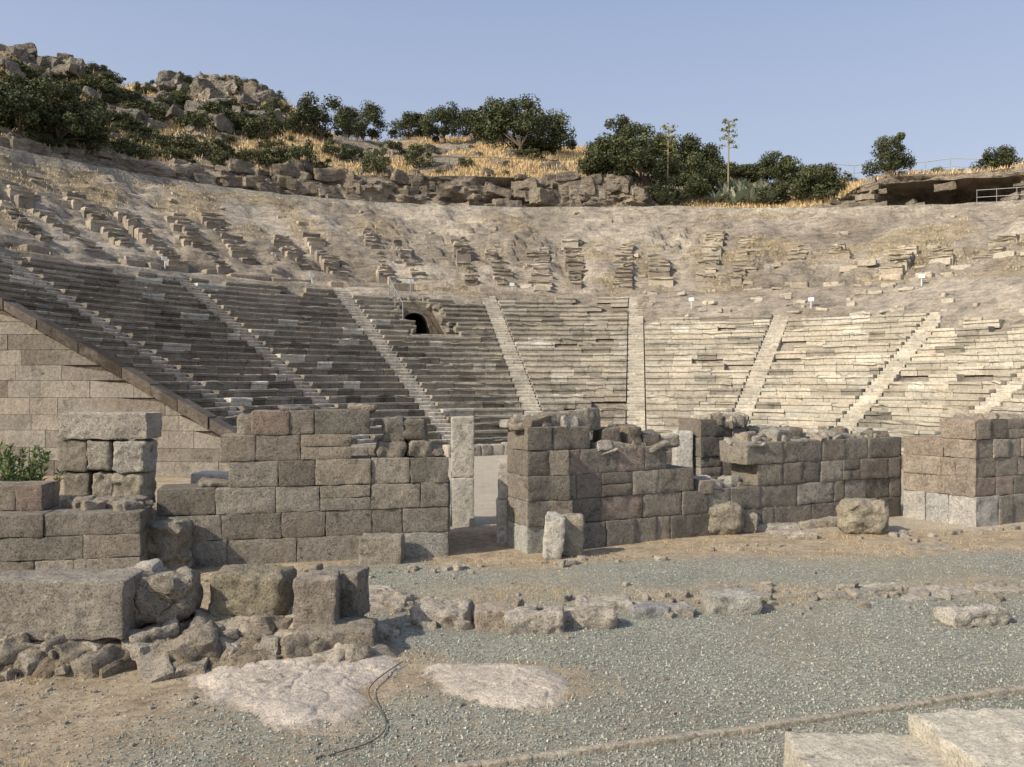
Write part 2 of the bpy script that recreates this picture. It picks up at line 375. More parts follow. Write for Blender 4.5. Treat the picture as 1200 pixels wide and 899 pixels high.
# ---------------------------------------------------------------- analemma (side retaining wall)
mb=MB(); te=-84.0; a=math.radians(te); er=np.array([math.sin(a),math.cos(a),0]); en=np.array([-math.cos(a),math.sin(a),0]) 
if en[1]>0: en=-en
def slope(r): return .55*(r-R0)+.30
def ap(r,z,d): 
    p=np.array([CX,CY,0])+er*r+en*d; p[2]=z; return p
z=0
while z<9.5:
    h=R.choice([.42,.5,.56]); r=11.3+R.rand()*.5
    while r<30:
        L=R.uniform(.8,1.8); r2=min(r+L,30)
        za=min(z+h,slope(r)); zb=min(z+h,slope(r2))
        if zb>z+.04:
            ra=r
            if za<=z+.02: ra=R0+(z+.02-.30)/.55; za=z+.02
            if r2-ra>.1:
                g=.006; d=.36+R.uniform(-.012,.012); c=jit((.31,.275,.225) if R.rand()<.75 else (.23,.20,.165),.16)
                v=[ap(ra+g,z+g,.0),ap(r2-g,z+g,.0),ap(r2-g,z+g,d),ap(ra+g,z+g,d),ap(ra+g,max(za-g,z+.012),.0),ap(r2-g,zb-g,.0),ap(r2-g,zb-g,d),ap(ra+g,max(za-g,z+.012),d)]
                box8(mb,v,c)
        r=r2
    z+=h
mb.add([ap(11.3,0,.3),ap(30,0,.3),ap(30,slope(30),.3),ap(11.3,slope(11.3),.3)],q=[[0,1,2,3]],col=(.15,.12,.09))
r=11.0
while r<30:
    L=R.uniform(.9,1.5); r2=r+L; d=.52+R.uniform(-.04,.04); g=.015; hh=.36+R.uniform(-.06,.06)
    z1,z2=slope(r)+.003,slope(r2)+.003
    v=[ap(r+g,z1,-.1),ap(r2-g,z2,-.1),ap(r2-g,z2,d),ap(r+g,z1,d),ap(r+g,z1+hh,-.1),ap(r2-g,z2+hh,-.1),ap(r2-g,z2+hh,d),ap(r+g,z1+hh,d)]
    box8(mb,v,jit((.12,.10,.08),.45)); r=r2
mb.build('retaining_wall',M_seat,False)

# ---------------------------------------------------------------- stage building walls
PAL=[(.37,.325,.265),(.40,.355,.29),(.33,.295,.24),(.43,.375,.30),(.48,.43,.355),(.35,.305,.25),(.27,.24,.195),(.43,.38,.31)]
PINK=(.44,.35,.285)
def pick():
    return jit(PINK if R.rand()<.06 else PAL[R.randint(len(PAL))],.14)
def wall(mb,p0,p1,thick,hs,top,Lr=(.55,1.25),colf=None,side=1,jitp=.018):
    p0=np.array(p0,float);p1=np.array(p1,float); d=p1-p0; Lt=np.hypot(*d); d/=Lt; nrm=np.array([-d[1],d[0]])*side; rz=math.atan2(d[1],d[0])
    z=-.05
    for k,h in enumerate(hs):
        hh=h+(.05 if k==0 else 0); s=0 
        while s<Lt-1e-3:
            L=R.uniform(*Lr); 
            if R.rand()<.15: L*=.55
            if Lt-s-L<.35: L=Lt-s
            m=s+L/2
            if top(m/Lt,k):
                th=thick+R.uniform(-jitp,jitp)*2
                c=p0+d*m+nrm*(th/2+R.uniform(-jitp,jitp)); cc=colf(m/Lt,k) if colf else pick()
                if R.rand()<.05 and L>.5:
                    for q_ in (0,1): stone(mb,(c[0],c[1],z+hh*(.25+.5*q_)),(L-.008,th,hh/2-.006),rz,R.uniform(.008,.018),R.uniform(.010,.02),jit(cc,.1),seg=.08,freq=6)
                else:
                    stone(mb,(c[0],c[1],z+hh/2+R.uniform(-.004,.004)),(L-.005,th,hh-.004),rz+R.uniform(-.008,.008),R.uniform(.006,.020),R.uniform(.014,.030),cc,seg=.075,freq=6,mx=15,oct=4)
            s+=L
        z+=hh
# wall far left (low)
mb=MB()
wall(mb,(-8.6,12.1),(-5.62,12.65),.8,[.37,.35,.34],lambda s,k:True)
wall(mb,(-8.9,12.6),(-7.15,12.75),.6,[.37,.35,.34,.40],lambda s,k:k==3)
for k in range(22): stone(mb,(-7.0+R.rand()*1.3,12.9+R.rand()*.5,1.1),(R.uniform(.15,.4),R.uniform(.15,.3),R.uniform(.1,.2)),R.rand()*3,.03,.06,jit((.42,.36,.28)),freq=6,seg=.06)
mb.build('low_stone_wall',M_wall,True)
# left stage wall
P0=(-5.72,13.45);P1=(-1.10,14.5)
def uof(s,P0=P0,P1=P1): x=P0[0]+(P1[0]-P0[0])*s; y=P0[1]+(P1[1]-P0[1])*s; return 600+F*x/y
def topB(s,k):
    u=uof(s)
    if u<274: return k<3
    if k<4: return True
    if k==4: return u<440
    return 300<u<438
def colB(s,k):
    if s>.86 and k==0: return jit((.52,.49,.43),.05)
    return pick()
mb=MB(); wall(mb,P0,P1,.75,[.43,.43,.43,.43,.43,.40],topB,colf=colB)
def onwall(mb,u,P0,P1,zb,size,back=.35,col=None,rnd=.04,rough=.05,rz=None,tilt=(0,0)):
    b=(u-600)/F; P0=np.array(P0);P1=np.array(P1); d=P1-P0
    s=(P0[0]-b*P0[1])/(b*d[1]-d[0]); p=P0+d*s; nrm=np.array([-d[1],d[0]])/np.hypot(*d); p=p+nrm*back
    stone(mb,(p[0],p[1],zb+size[2]/2-.01),size,math.atan2(d[1],d[0])+(R.uniform(-.15,.15) if rz is None else rz),rnd,rough,col or pick(),tilt=tilt,seg=.06,freq=5)
for (u,w,h,zb) in [(462,.40,.44,1.98),(488,.42,.38,2.0),(460,.5,.29,1.71),(492,.45,.31,1.71),(512,.3,.18,1.71),(292,.42,.36,2.13),(250,.5,.1,1.29),(425,.5,.12,2.53),(345,.5,.06,2.55)]:
    onwall(mb,u,P0,P1,zb,(w,.45,h),rnd=.07,rough=.07,tilt=(R.uniform(-.05,.05),R.uniform(-.05,.05)))
wall(mb,(-1.08,14.55),(-1.35,16.8),.8,[.43,.43,.43,.43],lambda s,k:k<3 or s<.2,side=1)
wall(mb,(-5.0,16.4),(-1.9,17.1),.7,[.43,.43,.43,.43],lambda s,k:k<3 or s>.3)
mb.build('ruined_stage_wall',M_wall,True)
# middle stage wall
Q0=(.27,14.8);Q1=(8.78,18.85)
def topD(s,k):
    u=uof(s,Q0,Q1)
    if u<700: return k<5
    if u<795: return k<4
    if u<880: return k<2
    return k<4
def colD(s,k):
    u=uof(s,Q0,Q1)
    if u<660 and k==0 : return jit((.62,.59,.52),.05)
    if u>780 and k==0 and R.rand()<.3: return jit((.6,.57,.5),.08)
    if u<760 and k==3 and R.rand()<.5: return jit(PINK,.1)
    return pick()
mb=MB(); wall(mb,Q0,Q1,.85,[.45,.45,.45,.45,.42],topD,colf=colD,Lr=(.5,1.15))
wall(mb,(.27,14.95),(.0,17.6),.8,[.45,.45,.45,.45,.42],lambda s,k:k<4,side=-1)
for i in range(150):
    u=R.uniform(612,1052)
    base=2.2 if u<700 else 1.78 if u<795 else .88 if u<880 else 1.78
    onwall(mb,u,Q0,Q1,base-.03,(R.uniform(.10,.5),R.uniform(.15,.4),R.uniform(.05,.26)),back=R.uniform(.12,.85),col=jit((.42,.36,.28) if R.rand()<.6 else (.55,.50,.42),.2),rnd=.02,tilt=(R.uniform(-.3,.3),R.uniform(-.3,.3)))
for (u,w,h,zb,c) in [(655,.55,.3,2.17,None),(685,.6,.34,2.17,None),(700,.3,.4,2.15,None),(722,.4,.4,1.78,(.35,.3,.24)),(750,.35,.42,1.78,(.31,.26,.2)),(770,.4,.3,1.78,None),
      (806,.5,.12,.88,(.62,.59,.52)),(845,.9,.12,.88,(.6,.55,.46)),(925,.55,.26,1.78,(.5,.47,.4)),(940,.35,.3,1.78,None),(1000,.5,.14,1.78,(.5,.46,.4))]:
    onwall(mb,u,Q0,Q1,zb,(w,.45,h),col=jit(c,.05) if c else None,rnd=.05)
mb.build('ruined_stage_wall',M_wall,True)
# inner cross wall seen over the low part
mb=MB(); wall(mb,(4.2,18.6),(6.3,19.6),.8,[.45,.45,.45,.45,.4],lambda s,k:k<4 or s<.55,Lr=(.6,1.1)); 
for i in range(40): 
    t=R.rand(); stone(mb,(4.3+2*t,19+.95*t+R.uniform(-.3,.2),1.85+(.3 if t<.5 else 0)),(R.uniform(.2,.5),.3,R.uniform(.1,.3)),R.rand()*3,.03,.06,jit((.5,.44,.35),.2),seg=.08,freq=5,tilt=(R.normal()*.2,R.normal()*.2))
wall(mb,(.6,19.2),(3.9,20.4),.7,[.45,.45,.45,.45],lambda s,k:k<4 and (s<.6 or k<3))
for i in range(40):
    t=R.rand(); stone(mb,(.7+3.2*t,19.55+1.2*t,1.85 if t<.6 else 1.45),(R.uniform(.2,.6),.35,R.uniform(.15,.4)),R.rand()*3,.03,.06,jit((.45,.38,.3),.2),seg=.08,freq=5,tilt=(R.normal()*.2,R.normal()*.2))
mb.build('inner_cross_wall',M_wall,True)
# right stage wall
mb=MB(); C0=(9.71,17.5)
def colE(s,k): return jit((.66,.63,.57),.06) if k<1 else jit((.48,.395,.315),.14)
wall(mb,(8.76,18.75),C0,.7,[.62,.40,.40,.40,.42],lambda s,k:k<4 or s>.35,Lr=(.5,.9),colf=colE)
wall(mb,(9.74,17.53),(15.5,19.9),.8,[.62,.40,.40,.40,.42],lambda s,k:True,Lr=(.4,.85),colf=lambda s,k: jit((.66,.63,.57),.06) if (k==0 and s<.07) else pick())
for i in range(60):
    t=R.rand(); x=9.7+4*t; y=18.1+1.6*t+R.uniform(-.3,.3); stone(mb,(x,y,2.2),(R.uniform(.15,.45),.3,R.uniform(.08,.25)),R.rand()*3,.03,.05,jit((.5,.43,.34),.2),seg=.08,freq=5,tilt=(R.normal()*.2,R.normal()*.2))
mb.build('ruined_stage_wall',M_wall,True)

# marble uprights
def single(name,parts,mat,smooth=True):
    mb=MB()
    for p in parts: 
        p.setdefault('seg',.05); p.setdefault('freq',6); p.setdefault('mx',26); p.setdefault('oct',4); stone(mb,**p)
    return mb.build(name,mat,smooth)
W=(.62,.59,.52)
single('marble_pillar',[dict(c=(-1.05,17.75,.5),size=(.47,.42,1.04),rnd=.02,rough=.016,col=W,rz=.1),dict(c=(-1.05,17.75,1.66),size=(.47,.42,1.27),rnd=.02,rough=.018,col=(.60,.55,.46),rz=.12)],M_marble)
single('marble_door_jamb',[dict(c=(-.10,15.9,.40),size=(.38,.5,.85),rnd=.02,rough=.025,col=(.6,.55,.47)),dict(c=(-.08,15.9,1.2),size=(.36,.5,.72),rnd=.02,rough=.025,col=(.55,.5,.42))],M_marble)
single('marble_door_jamb',[dict(c=(.72,14.45,.36),size=(.34,.32,.76),rnd=.04,rough=.05,col=(.60,.56,.48),tilt=(.05,.08)),dict(c=(1.06,14.7,.34),size=(.38,.3,.72),rnd=.06,rough=.06,col=(.45,.40,.31))],M_marble)
single('marble_pillar',[dict(c=(3.85,18.9,.95),size=(.4,.4,1.95),rnd=.03,rough=.02,col=W)],M_marble)
single('stone_pier',[dict(c=(-7.75,16.2,2.19),size=(1.66,.7,.50),rnd=.02,rough=.03,col=(.58,.52,.43)),
 dict(c=(-8.38,16.2,1.62),size=(.58,.6,.6),rnd=.04,rough=.04,col=(.38,.33,.26)),dict(c=(-7.85,16.15,1.62),size=(.44,.6,.58),rnd=.05,rough=.05,col=(.48,.43,.35)),dict(c=(-7.27,16.15,1.60),size=(.62,.62,.6),rnd=.06,rough=.06,col=(.62,.57,.48)),
 dict(c=(-8.3,16.2,1.03),size=(.5,.6,.56),rnd=.05,rough=.04,col=(.42,.37,.29)),dict(c=(-7.8,16.2,1.03),size=(.42,.6,.56),rnd=.06,rough=.06,col=(.5,.44,.35)),dict(c=(-7.3,16.2,1.03),size=(.6,.6,.56),rnd=.06,rough=.07,col=(.55,.48,.37)),
 dict(c=(-7.8,16.2,.36),size=(1.55,.65,.78),rnd=.06,rough=.04,col=(.36,.31,.24))],M_wall)
mb=MB(); 
for i in range(70):
    stone(mb,(R.uniform(-9.3,-6.6),R.uniform(15.0,15.8),R.uniform(.1,.8)),(R.uniform(.15,.6),R.uniform(.2,.5),R.uniform(.15,.4)),R.rand()*3,.04,.07,jit((.46,.40,.31),.2),freq=5,seg=.08)
mb.build('rubble_pile',M_wall,True)
single('marble_block',[dict(c=(-6.05,17.2,.95),size=(.9,.6,.45),rnd=.03,rough=.02,col=(.6,.55,.46)),dict(c=(-6.05,17.2,.36),size=(1.0,.7,.74),rnd=.04,rough=.02,col=(.35,.3,.24))],M_marble)

# ---------------------------------------------------------------- loose blocks
def ground_stone(name,u0,u1,vt,vb,dep,col,rnd=.05,rough=.03,rz=0,mat=None,tilt=(0,0)):
    x0,Y=ground_at_pixel(u0,vb); x1,_=ground_at_pixel(u1,vb); h=max(.06,EYE-(vt-449.5)/F*(Y+dep)); w=x1-x0
    mb=MB(); stone(mb,((x0+x1)/2,Y+dep/2,h/2-.02),(w,dep,h+.04),rz,rnd,rough,col,tilt=tilt,seg=.035,freq=6,mx=22,oct=4); return mb.build(name,mat or M_wall,True)
ground_stone('boulder',160,214,606,675,.5,(.40,.36,.28),.14,.12)
ground_stone('stone_block',420,470,624,663,.45,(.43,.38,.31),.03,.04)
ground_stone('boulder',428,455,612,640,.3,(.45,.40,.33),.08,.07)
ground_stone('boulder',826,876,586,628,.6,(.44,.39,.29),.24,.08)
ground_stone('boulder',991,1046,583,627,.6,(.47,.41,.31),.20,.09)
ground_stone('stone_block',833,893,689,721,.45,(.54,.51,.44),.02,.05,.1)
for (u0,u1,vt,vb,dep,c,rd) in [(482,552,702,736,.5,(.60,.53,.43),.06),(556,601,705,741,.4,(.48,.40,.31),.03),(592,662,712,745,.3,(.62,.55,.45),.06),(655,722,710,738,.35,(.60,.53,.43),.06),
   (675,742,697,716,.4,(.60,.54,.45),.05),(738,786,705,725,.3,(.48,.47,.44),.04),(778,815,705,723,.3,(.56,.52,.46),.05),(560,600,712,735,.3,(.50,.43,.34),.04),
   (884,940,612,624,.5,(.55,.50,.42),.05),(935,1000,606,618,.5,(.52,.45,.36),.04),(905,960,620,631,.35,(.63,.56,.45),.04),(960,1005,600,612,.5,(.48,.39,.30),.04),(860,890,600,625,.3,(.44,.39,.31),.06),
   (1110,1190,708,735,.4,(.62,.56,.47),.06),(1075,1150,686,700,.45,(.58,.52,.44),.05),(1010,1070,682,694,.4,(.60,.54,.45),.05),(1000,1040,690,700,.3,(.52,.46,.38),.05),(1150,1210,684,696,.4,(.56,.50,.41),.05),(1060,1110,694,706,.3,(.56,.51,.43),.05),(960,1000,694,704,.3,(.48,.43,.35),.05),
   (575,600,738,742,.2,(.5,.44,.35),.04),(420,480,692,712,.5,(.52,.46,.37),.08),(455,470,708,718,.2,(.53,.47,.38),.04),(1070,1120,640,646,.3,(.5,.44,.35),.04)]:
    ground_stone('stone_slab' if vb-vt<20 else 'stone_block',u0,u1,vt,vb,dep,c,rd,rd*1.2,R.uniform(-.2,.2),M_wall,(R.uniform(-.05,.05),R.uniform(-.05,.05)))
mb=MB()
for i in range(260):
    if R.rand()<.55: u=R.uniform(420,1190); v=np.interp(u,[420,600,900,1200],[715,722,700,698])+R.normal()*9
    else: u=R.uniform(190,1190); v=np.interp(u,[190,520,1050,1190],[675,664,628,618])+abs(R.normal())*6
    x,y=ground_at_pixel(u,v); s=.03+.11*R.rand()**2.5; stone(mb,(x,y,gz(x,y)+s*.2),(s*1.6,s*1.2,s),R.rand()*3,s*.2,s*.35,jit((.52,.46,.37),.2),seg=.05,freq=8)
for i in range(420):
    v=R.uniform(665,899);u=R.uniform(0,1200); x,y=ground_at_pixel(u,v); s=.012+.035*R.rand()**4; stone(mb,(x,y,gz(x,y)+s*.2),(s*1.6,s*1.2,s),R.rand()*3,s*.2,s*.3,jit((.5,.45,.37),.25),seg=.05,freq=8)
mb.build('loose_stones',M_wall,True)
# foreground left rubble footing with blocks
mb=MB()
for i in range(120):
    t=R.rand(); x=-6.2+4.6*t; y0=8.6+.35*t; y=y0+.15+R.rand()*1.0; hb=np.interp(t,[0,.35,.45,.6,.9,1],[.26,.26,.22,.2,.15,.04])*min(1,(y-y0)*2.2)
    stone(mb,(x,y,hb-.2),(.7,.6,.4),R.rand()*3,.14,.09,jit((.38,.31,.22),.15),seg=.06,freq=5)
for i in range(330):
    t=R.rand(); x=-6.1+4.6*t; y0=8.6+.35*t; y=y0+R.uniform(-.10,1.15); hb=np.interp(t,[0,.35,.45,.6,.9,1],[.3,.3,.28,.25,.2,.08])
    z=hb*R.rand()**.6*min(1,max(0,(y-y0)*2.4+.2)); s=.06+.34*R.rand()**1.6
    stone(mb,(x,y,z),(s*R.uniform(1,1.7),s,s*R.uniform(.5,.9)),R.rand()*3,s*.12,s*.24,jit((.43,.37,.29) if R.rand()<.8 else (.56,.50,.41),.22),tilt=(R.uniform(-.4,.4),R.uniform(-.4,.4)),seg=.05,freq=6)
mb.build('rubble_footing',M_wall,True)
single('stone_block',[dict(c=(-5.0,9.12,.60),size=(1.75,.6,.62),rnd=.02,rough=.04,col=(.45,.40,.33),rz=.03)],M_wall)
single('boulder',[dict(c=(-4.0,9.5,.58),size=(.76,.6,.52),rnd=.12,rough=.13,col=(.48,.42,.33),rz=.3),dict(c=(-4.2,9.6,.82),size=(.3,.3,.25),rnd=.05,rough=.07,col=(.6,.55,.46)),dict(c=(-3.85,9.3,.78),size=(.3,.26,.2),rnd=.05,rough=.07,col=(.5,.44,.35))],M_wall)
single('boulder',[dict(c=(-3.05,9.85,.54),size=(.9,.6,.56),rnd=.12,rough=.07,col=(.40,.35,.25),rz=-.08)],M_wall)
single('stone_block',[dict(c=(-2.2,9.45,.55),size=(.46,.45,.56),rnd=.02,rough=.045,col=(.46,.39,.31),rz=.12)],M_wall)
single('stone_block',[dict(c=(-2.0,9.95,.52),size=(.5,.45,.55),rnd=.02,rough=.04,col=(.41,.36,.29),rz=-.1)],M_wall)
single('stone_block',[dict(c=(-1.95,9.3,.19),size=(.85,.55,.28),rnd=.03,rough=.05,col=(.44,.38,.30),rz=.08)],M_wall)
single('stone_block',[dict(c=(-2.75,9.5,.2),size=(.5,.4,.3),rnd=.06,rough=.08,col=(.44,.37,.29),rz=.2)],M_wall)
# bright blocks bottom right
single('limestone_block',[dict(c=(2.62,5.86,.15),size=(1.15,1.05,.38),rnd=.025,rough=.04,col=(.66,.60,.48),rz=-.06)],M_marble)
single('limestone_block',[dict(c=(3.78,5.93,.24),size=(1.45,1.0,.52),rnd=.025,rough=.045,col=(.70,.64,.52),rz=.05)],M_marble)
# flat outcropping bedrock
def bedrock(name,poly,h,col,seed):
    pts=np.array([ground_at_pixel(u,v) for u,v in poly]); c=pts.mean(0); d=pts-c; ang=np.arctan2(d[:,1],d[:,0]); rad=np.hypot(*d.T); o=np.argsort(ang); ang=ang[o];rad=rad[o]
    na,nr=260,70; A_,T_=np.meshgrid(np.linspace(-math.pi,math.pi,na),np.linspace(0,1.3,nr),indexing='ij')
    rr_=np.interp(A_,np.r_[ang-2*math.pi,ang,ang+2*math.pi],np.r_[rad,rad,rad]); 
    x=c[0]+np.cos(A_)*rr_*T_; y=c[1]+np.sin(A_)*rr_*T_
    n=n2(x,y,1.3,5,seed); prof=np.clip((1.08-T_)*2.0+(n-.5)*1.9,-.5,1); prof=np.where(prof>0,prof*prof*(3-2*prof),prof)
    lay=np.floor(n*7+x*.6)/7
    z=gzf(x,y)+h*prof*(.55+.9*lay)+(n2(x,y,6,4,seed+3)-.5)*.022-.008
    z=np.where(T_>1.25,z-.1,z)
    cr=np.clip(np.abs(n2(x,y,1.4,4,seed+9)-.5)*28,0,1)
    z=z-.02*(1-cr)*(prof>.3)
    k=np.clip(prof*2.2,0,1)[...,None]
    cc=(np.array(col)*(.8+.4*n2(x,y,2.,4,seed+5))[...,None])*k+np.array([.38,.31,.22])*(1-k)
    mb=MB(); mb.add(np.stack([x,y,z],-1),q=grid_faces(na,nr)[:,::-1],col=cc.reshape(-1,3)); return mb.build(name,M_marble,True)
bedrock('bedrock_outcrop',[(208,766),(290,756),(385,750),(460,762),(475,795),(435,815),(450,850),(400,860),(335,864),(285,846),(245,808)],.10,(.64,.56,.47),3)
bedrock('bedrock_outcrop',[(515,785),(600,776),(668,797),(662,832),(600,845),(545,828)],.06,(.64,.56,.46),8)
bedrock('bedrock_outcrop',[(415,690),(455,692),(470,706),(430,712)],.12,(.58,.51,.42),14)
bedrock('bedrock_outcrop',[(360,758),(430,752),(455,772),(400,782)],.08,(.62,.55,.46),19)
# kerb strip
x0,y0=ground_at_pixel(470,914);x1,y1=ground_at_pixel(1400,786)
mb=MB(); n=40
for i in range(n):
    a0=i/n;a1=(i+1)/n
    cx_=x0+(x1-x0)*(a0+a1)/2; cy_=y0+(y1-y0)*(a0+a1)/2; L=math.hypot(x1-x0,y1-y0)/n
    stone(mb,(cx_,cy_+.012*math.sin(i*.3),gz(cx_,cy_)+.008),(L+.004,.078,.07),math.atan2(y1-y0,x1-x0),.012,.008,jit((.50,.44,.345),.06),seg=.05)
mb.build('concrete_edging',M_marble,True)
# hose
cu=bpy.data.curves.new('garden_hose','CURVE'); cu.dimensions='3D'; cu.bevel_depth=.0055; sp=cu.splines.new('NURBS')
hp=[(472,783),(452,796),(430,812),(432,828),(452,842),(455,862),(425,880),(400,884),(385,890)]
sp.points.add(len(hp)-1)
for i,(u,v) in enumerate(hp): x,y=ground_at_pixel(u,v); sp.points[i].co=(x,y,.07 if v<835 else .03,1)
sp.use_endpoint_u=True; ho=bpy.data.objects.new('garden_hose',cu); cu.materials.append(M_dark); bpy.context.scene.collection.objects.link(ho)

# ---------------------------------------------------------------- hillside
th=np.arange(-100,85.01,.26)
cl=np.linspace(0,1,22); ro=np.concatenate([np.arange(46.3,92,.45),np.arange(93,400,14)])
nT=len(th)
rowsN=1+len(cl)+len(ro); P=np.zeros((nT,rowsN,3)); CO=np.zeros((nT,rowsN,3))
x,y=pol(th,44.4); P[:,0]=np.stack([x,y,zedge(th)-.05],-1)
hc=np.clip((zcliff(th)-zedge(th))/2.,0.05,1)
for j,t in enumerate(cl):
    ze=zedge(th)-.1; zz=ze+(zcliff(th)-ze)*t
    x,y=pol(th,45.0)
    nz=fbm(np.stack([x*.35,y*.35,zz*.9],-1),5)-.5; nb=fbm(np.stack([x*1.1,y*1.1,zz*2.6],-1),4)-.5
    blk=np.floor(fbm(np.stack([x*.8,y*.8,zz*1.3],-1),2)*8)/8-.5
    over=math.sin(t*math.pi)**.7
    cave=np.clip(1-np.abs(th-38)/6,0,1)**.5*4.5*over*(t<.80)+np.clip(n2(x,y,.12,2,77.)-.5,0,1)*6*over
    r=44.9+t*.6+hc*(nz*2.6*(.3+over)+nb*1.6*over+blk*1.6*over)+cave*hc
    x,y=pol(th,r); P[:,1+j]=np.stack([x,y,zz+nb*.35*over*hc],-1)
for j,r in enumerate(ro):
    x,y=pol(th,np.full(nT,r)); z=hill(x,y); P[:,1+len(cl)+j]=np.stack([x,y,z],-1)
g1=1+len(cl)
Xh,Yh,Zh=P[...,0],P[...,1],P[...,2]
nn=n2(Xh,Yh,.15,5,21.); nf=n2(Xh,Yh,1.,3,5.)
grass=np.array([.66,.49,.27]); grass2=np.array([.54,.38,.19])
g=grass*nf[...,None]+grass2*(1-nf[...,None]); g=g*1.15
rockc=np.array([.42,.36,.28])
TT=np.broadcast_to(th[:,None],nn.shape)
rk=np.clip((nn-.60+np.clip((-TT-14)/60,0,.08))*12,0,1)[...,None]
CO=g*(1-rk)+rockc*(.75+.5*nf[...,None])*rk
CO[:,:g1]=(np.array([.42,.35,.27])*(.6+.8*nf[:,:g1,None]))
CO[:,0]=(.5,.42,.31)
mb=MB(); mb.add(P,q=grid_faces(nT,rowsN)[:,::-1],col=CO.reshape(-1,3)); mb.build('hillside',M_rock,False)
# rocks on the hill
mb=MB()
def rocks(u0,u1,v0,v1,n,s0,s1,col=(.38,.335,.27),sink=.05):
    for i in range(n):
        x,y,z=hill_at_pixel(R.uniform(u0,u1),R.uniform(v0,v1)); s=R.uniform(s0,s1)
        stone(mb,(x,y,z+s*sink),(s*R.uniform(1,2.2),s,s*R.uniform(.5,.9)),R.rand()*3,s*.06,s*.26,jit(col,.22),tilt=(R.uniform(-.3,.3),R.uniform(-.4,.4)),seg=.22,freq=1.4,oct=4)
rocks(130,325,98,150,50,.6,1.7); rocks(0,120,62,95,42,.6,1.5); rocks(0,330,110,175,45,.4,1.1); rocks(330,700,170,205,40,.4,1.0); rocks(195,325,98,118,28,1.0,2.2); rocks(990,1200,205,215,18,.4,.9,(.46,.39,.3))
for i in range(260):
    t=R.uniform(-62,48); 
    if 9.5<t<28: continue
    ze=float(zedge(t)); zc=float(zcliff(t)); s=R.uniform(.5,1.7)*min(1,(zc-ze)/2+.2)
    if t>30: 
        s*=.45
        if 33<t<43 and R.rand()<.8: continue
    z=ze+(zc-ze)*R.rand(); x,y=pol(t,44.9+(z-ze)/3*.7+R.uniform(0,.5)); stone(mb,(x,y,z),(s*R.uniform(1,2.2),s,s*R.uniform(.5,.9)),-math.radians(t)+R.normal()*.3,s*.06,s*.22,jit((.42,.355,.275),.22),tilt=(R.normal()*.15,R.normal()*.15),seg=.25,freq=1.5,oct=4)
mb.build('rock_outcrop',M_rock,False)
# dry grass
def tufts(name,X,Y,Z,h,nb,spread,cols,wd):
    N=len(X); n=N*nb
    bx=np.repeat(X,nb)+R.normal(size=n)*spread; by=np.repeat(Y,nb)+R.normal(size=n)*spread; bz=np.repeat(Z,nb)
    hh=np.repeat(h,nb)*R.uniform(.5,1.2,n); a=R.rand(n)*6.28; lx=R.normal(size=n)*.3*hh; ly=R.normal(size=n)*.3*hh
    v=np.stack([np.stack([bx-np.cos(a)*wd,by-np.sin(a)*wd,bz-.05*hh],-1),np.stack([bx+np.cos(a)*wd,by+np.sin(a)*wd,bz-.05*hh],-1),np.stack([bx+lx,by+ly,bz+hh],-1)],1)
    c=np.array(cols)[R.randint(len(cols),size=n)]*R.uniform(.75,1.2,(n,1))
    mb=MB(); mb.add(v,t=np.arange(n*3).reshape(-1,3),col=np.repeat(c,3,0)); return mb.build(name,M_leaf,False)
N=36000; t=R.uniform(-62,48,N); r=45.6+ (np.interp(t,TH,RC)-44)*R.rand(N); x,y=pol(t,r); 
k=n2(x,y,.15,5,21.)<.62; x=x[k];y=y[k]
tufts('dry_grass',x,y,hill(x,y),R.uniform(.12,.48,len(x)),6,.25,[(.66,.50,.28),(.58,.42,.21),(.72,.57,.35),(.48,.35,.18)],.04)
N=16000; t=R.uniform(-75,70,N); r=R.uniform(26.5,43,N); x,y=pol(t,r); k=n2(x,y,.28,4,41.)>.56; x=x[k];y=y[k];t=t[k];r=r[k]   # weeds on the bare upper tier
tufts('dry_grass',x,y,cav_z(t,r),R.uniform(.06,.20,len(x)),6,.15,[(.56,.45,.27),(.46,.36,.21),(.38,.33,.20),(.60,.50,.32)],.025)
N=9000; y=R.uniform(6.,18.5,N); x=(R.rand(N)*2-1)*.62*y; k=(mask_dirt(x,y)>.5)&(n2(x,y,1.2,3,61.)>.48); x=x[k];y=y[k]
tufts('dry_grass',x,y,gzf(x,y),R.uniform(.012,.06,len(x)),9,.06,[(.56,.44,.26),(.46,.34,.19),(.60,.50,.31)],.004)

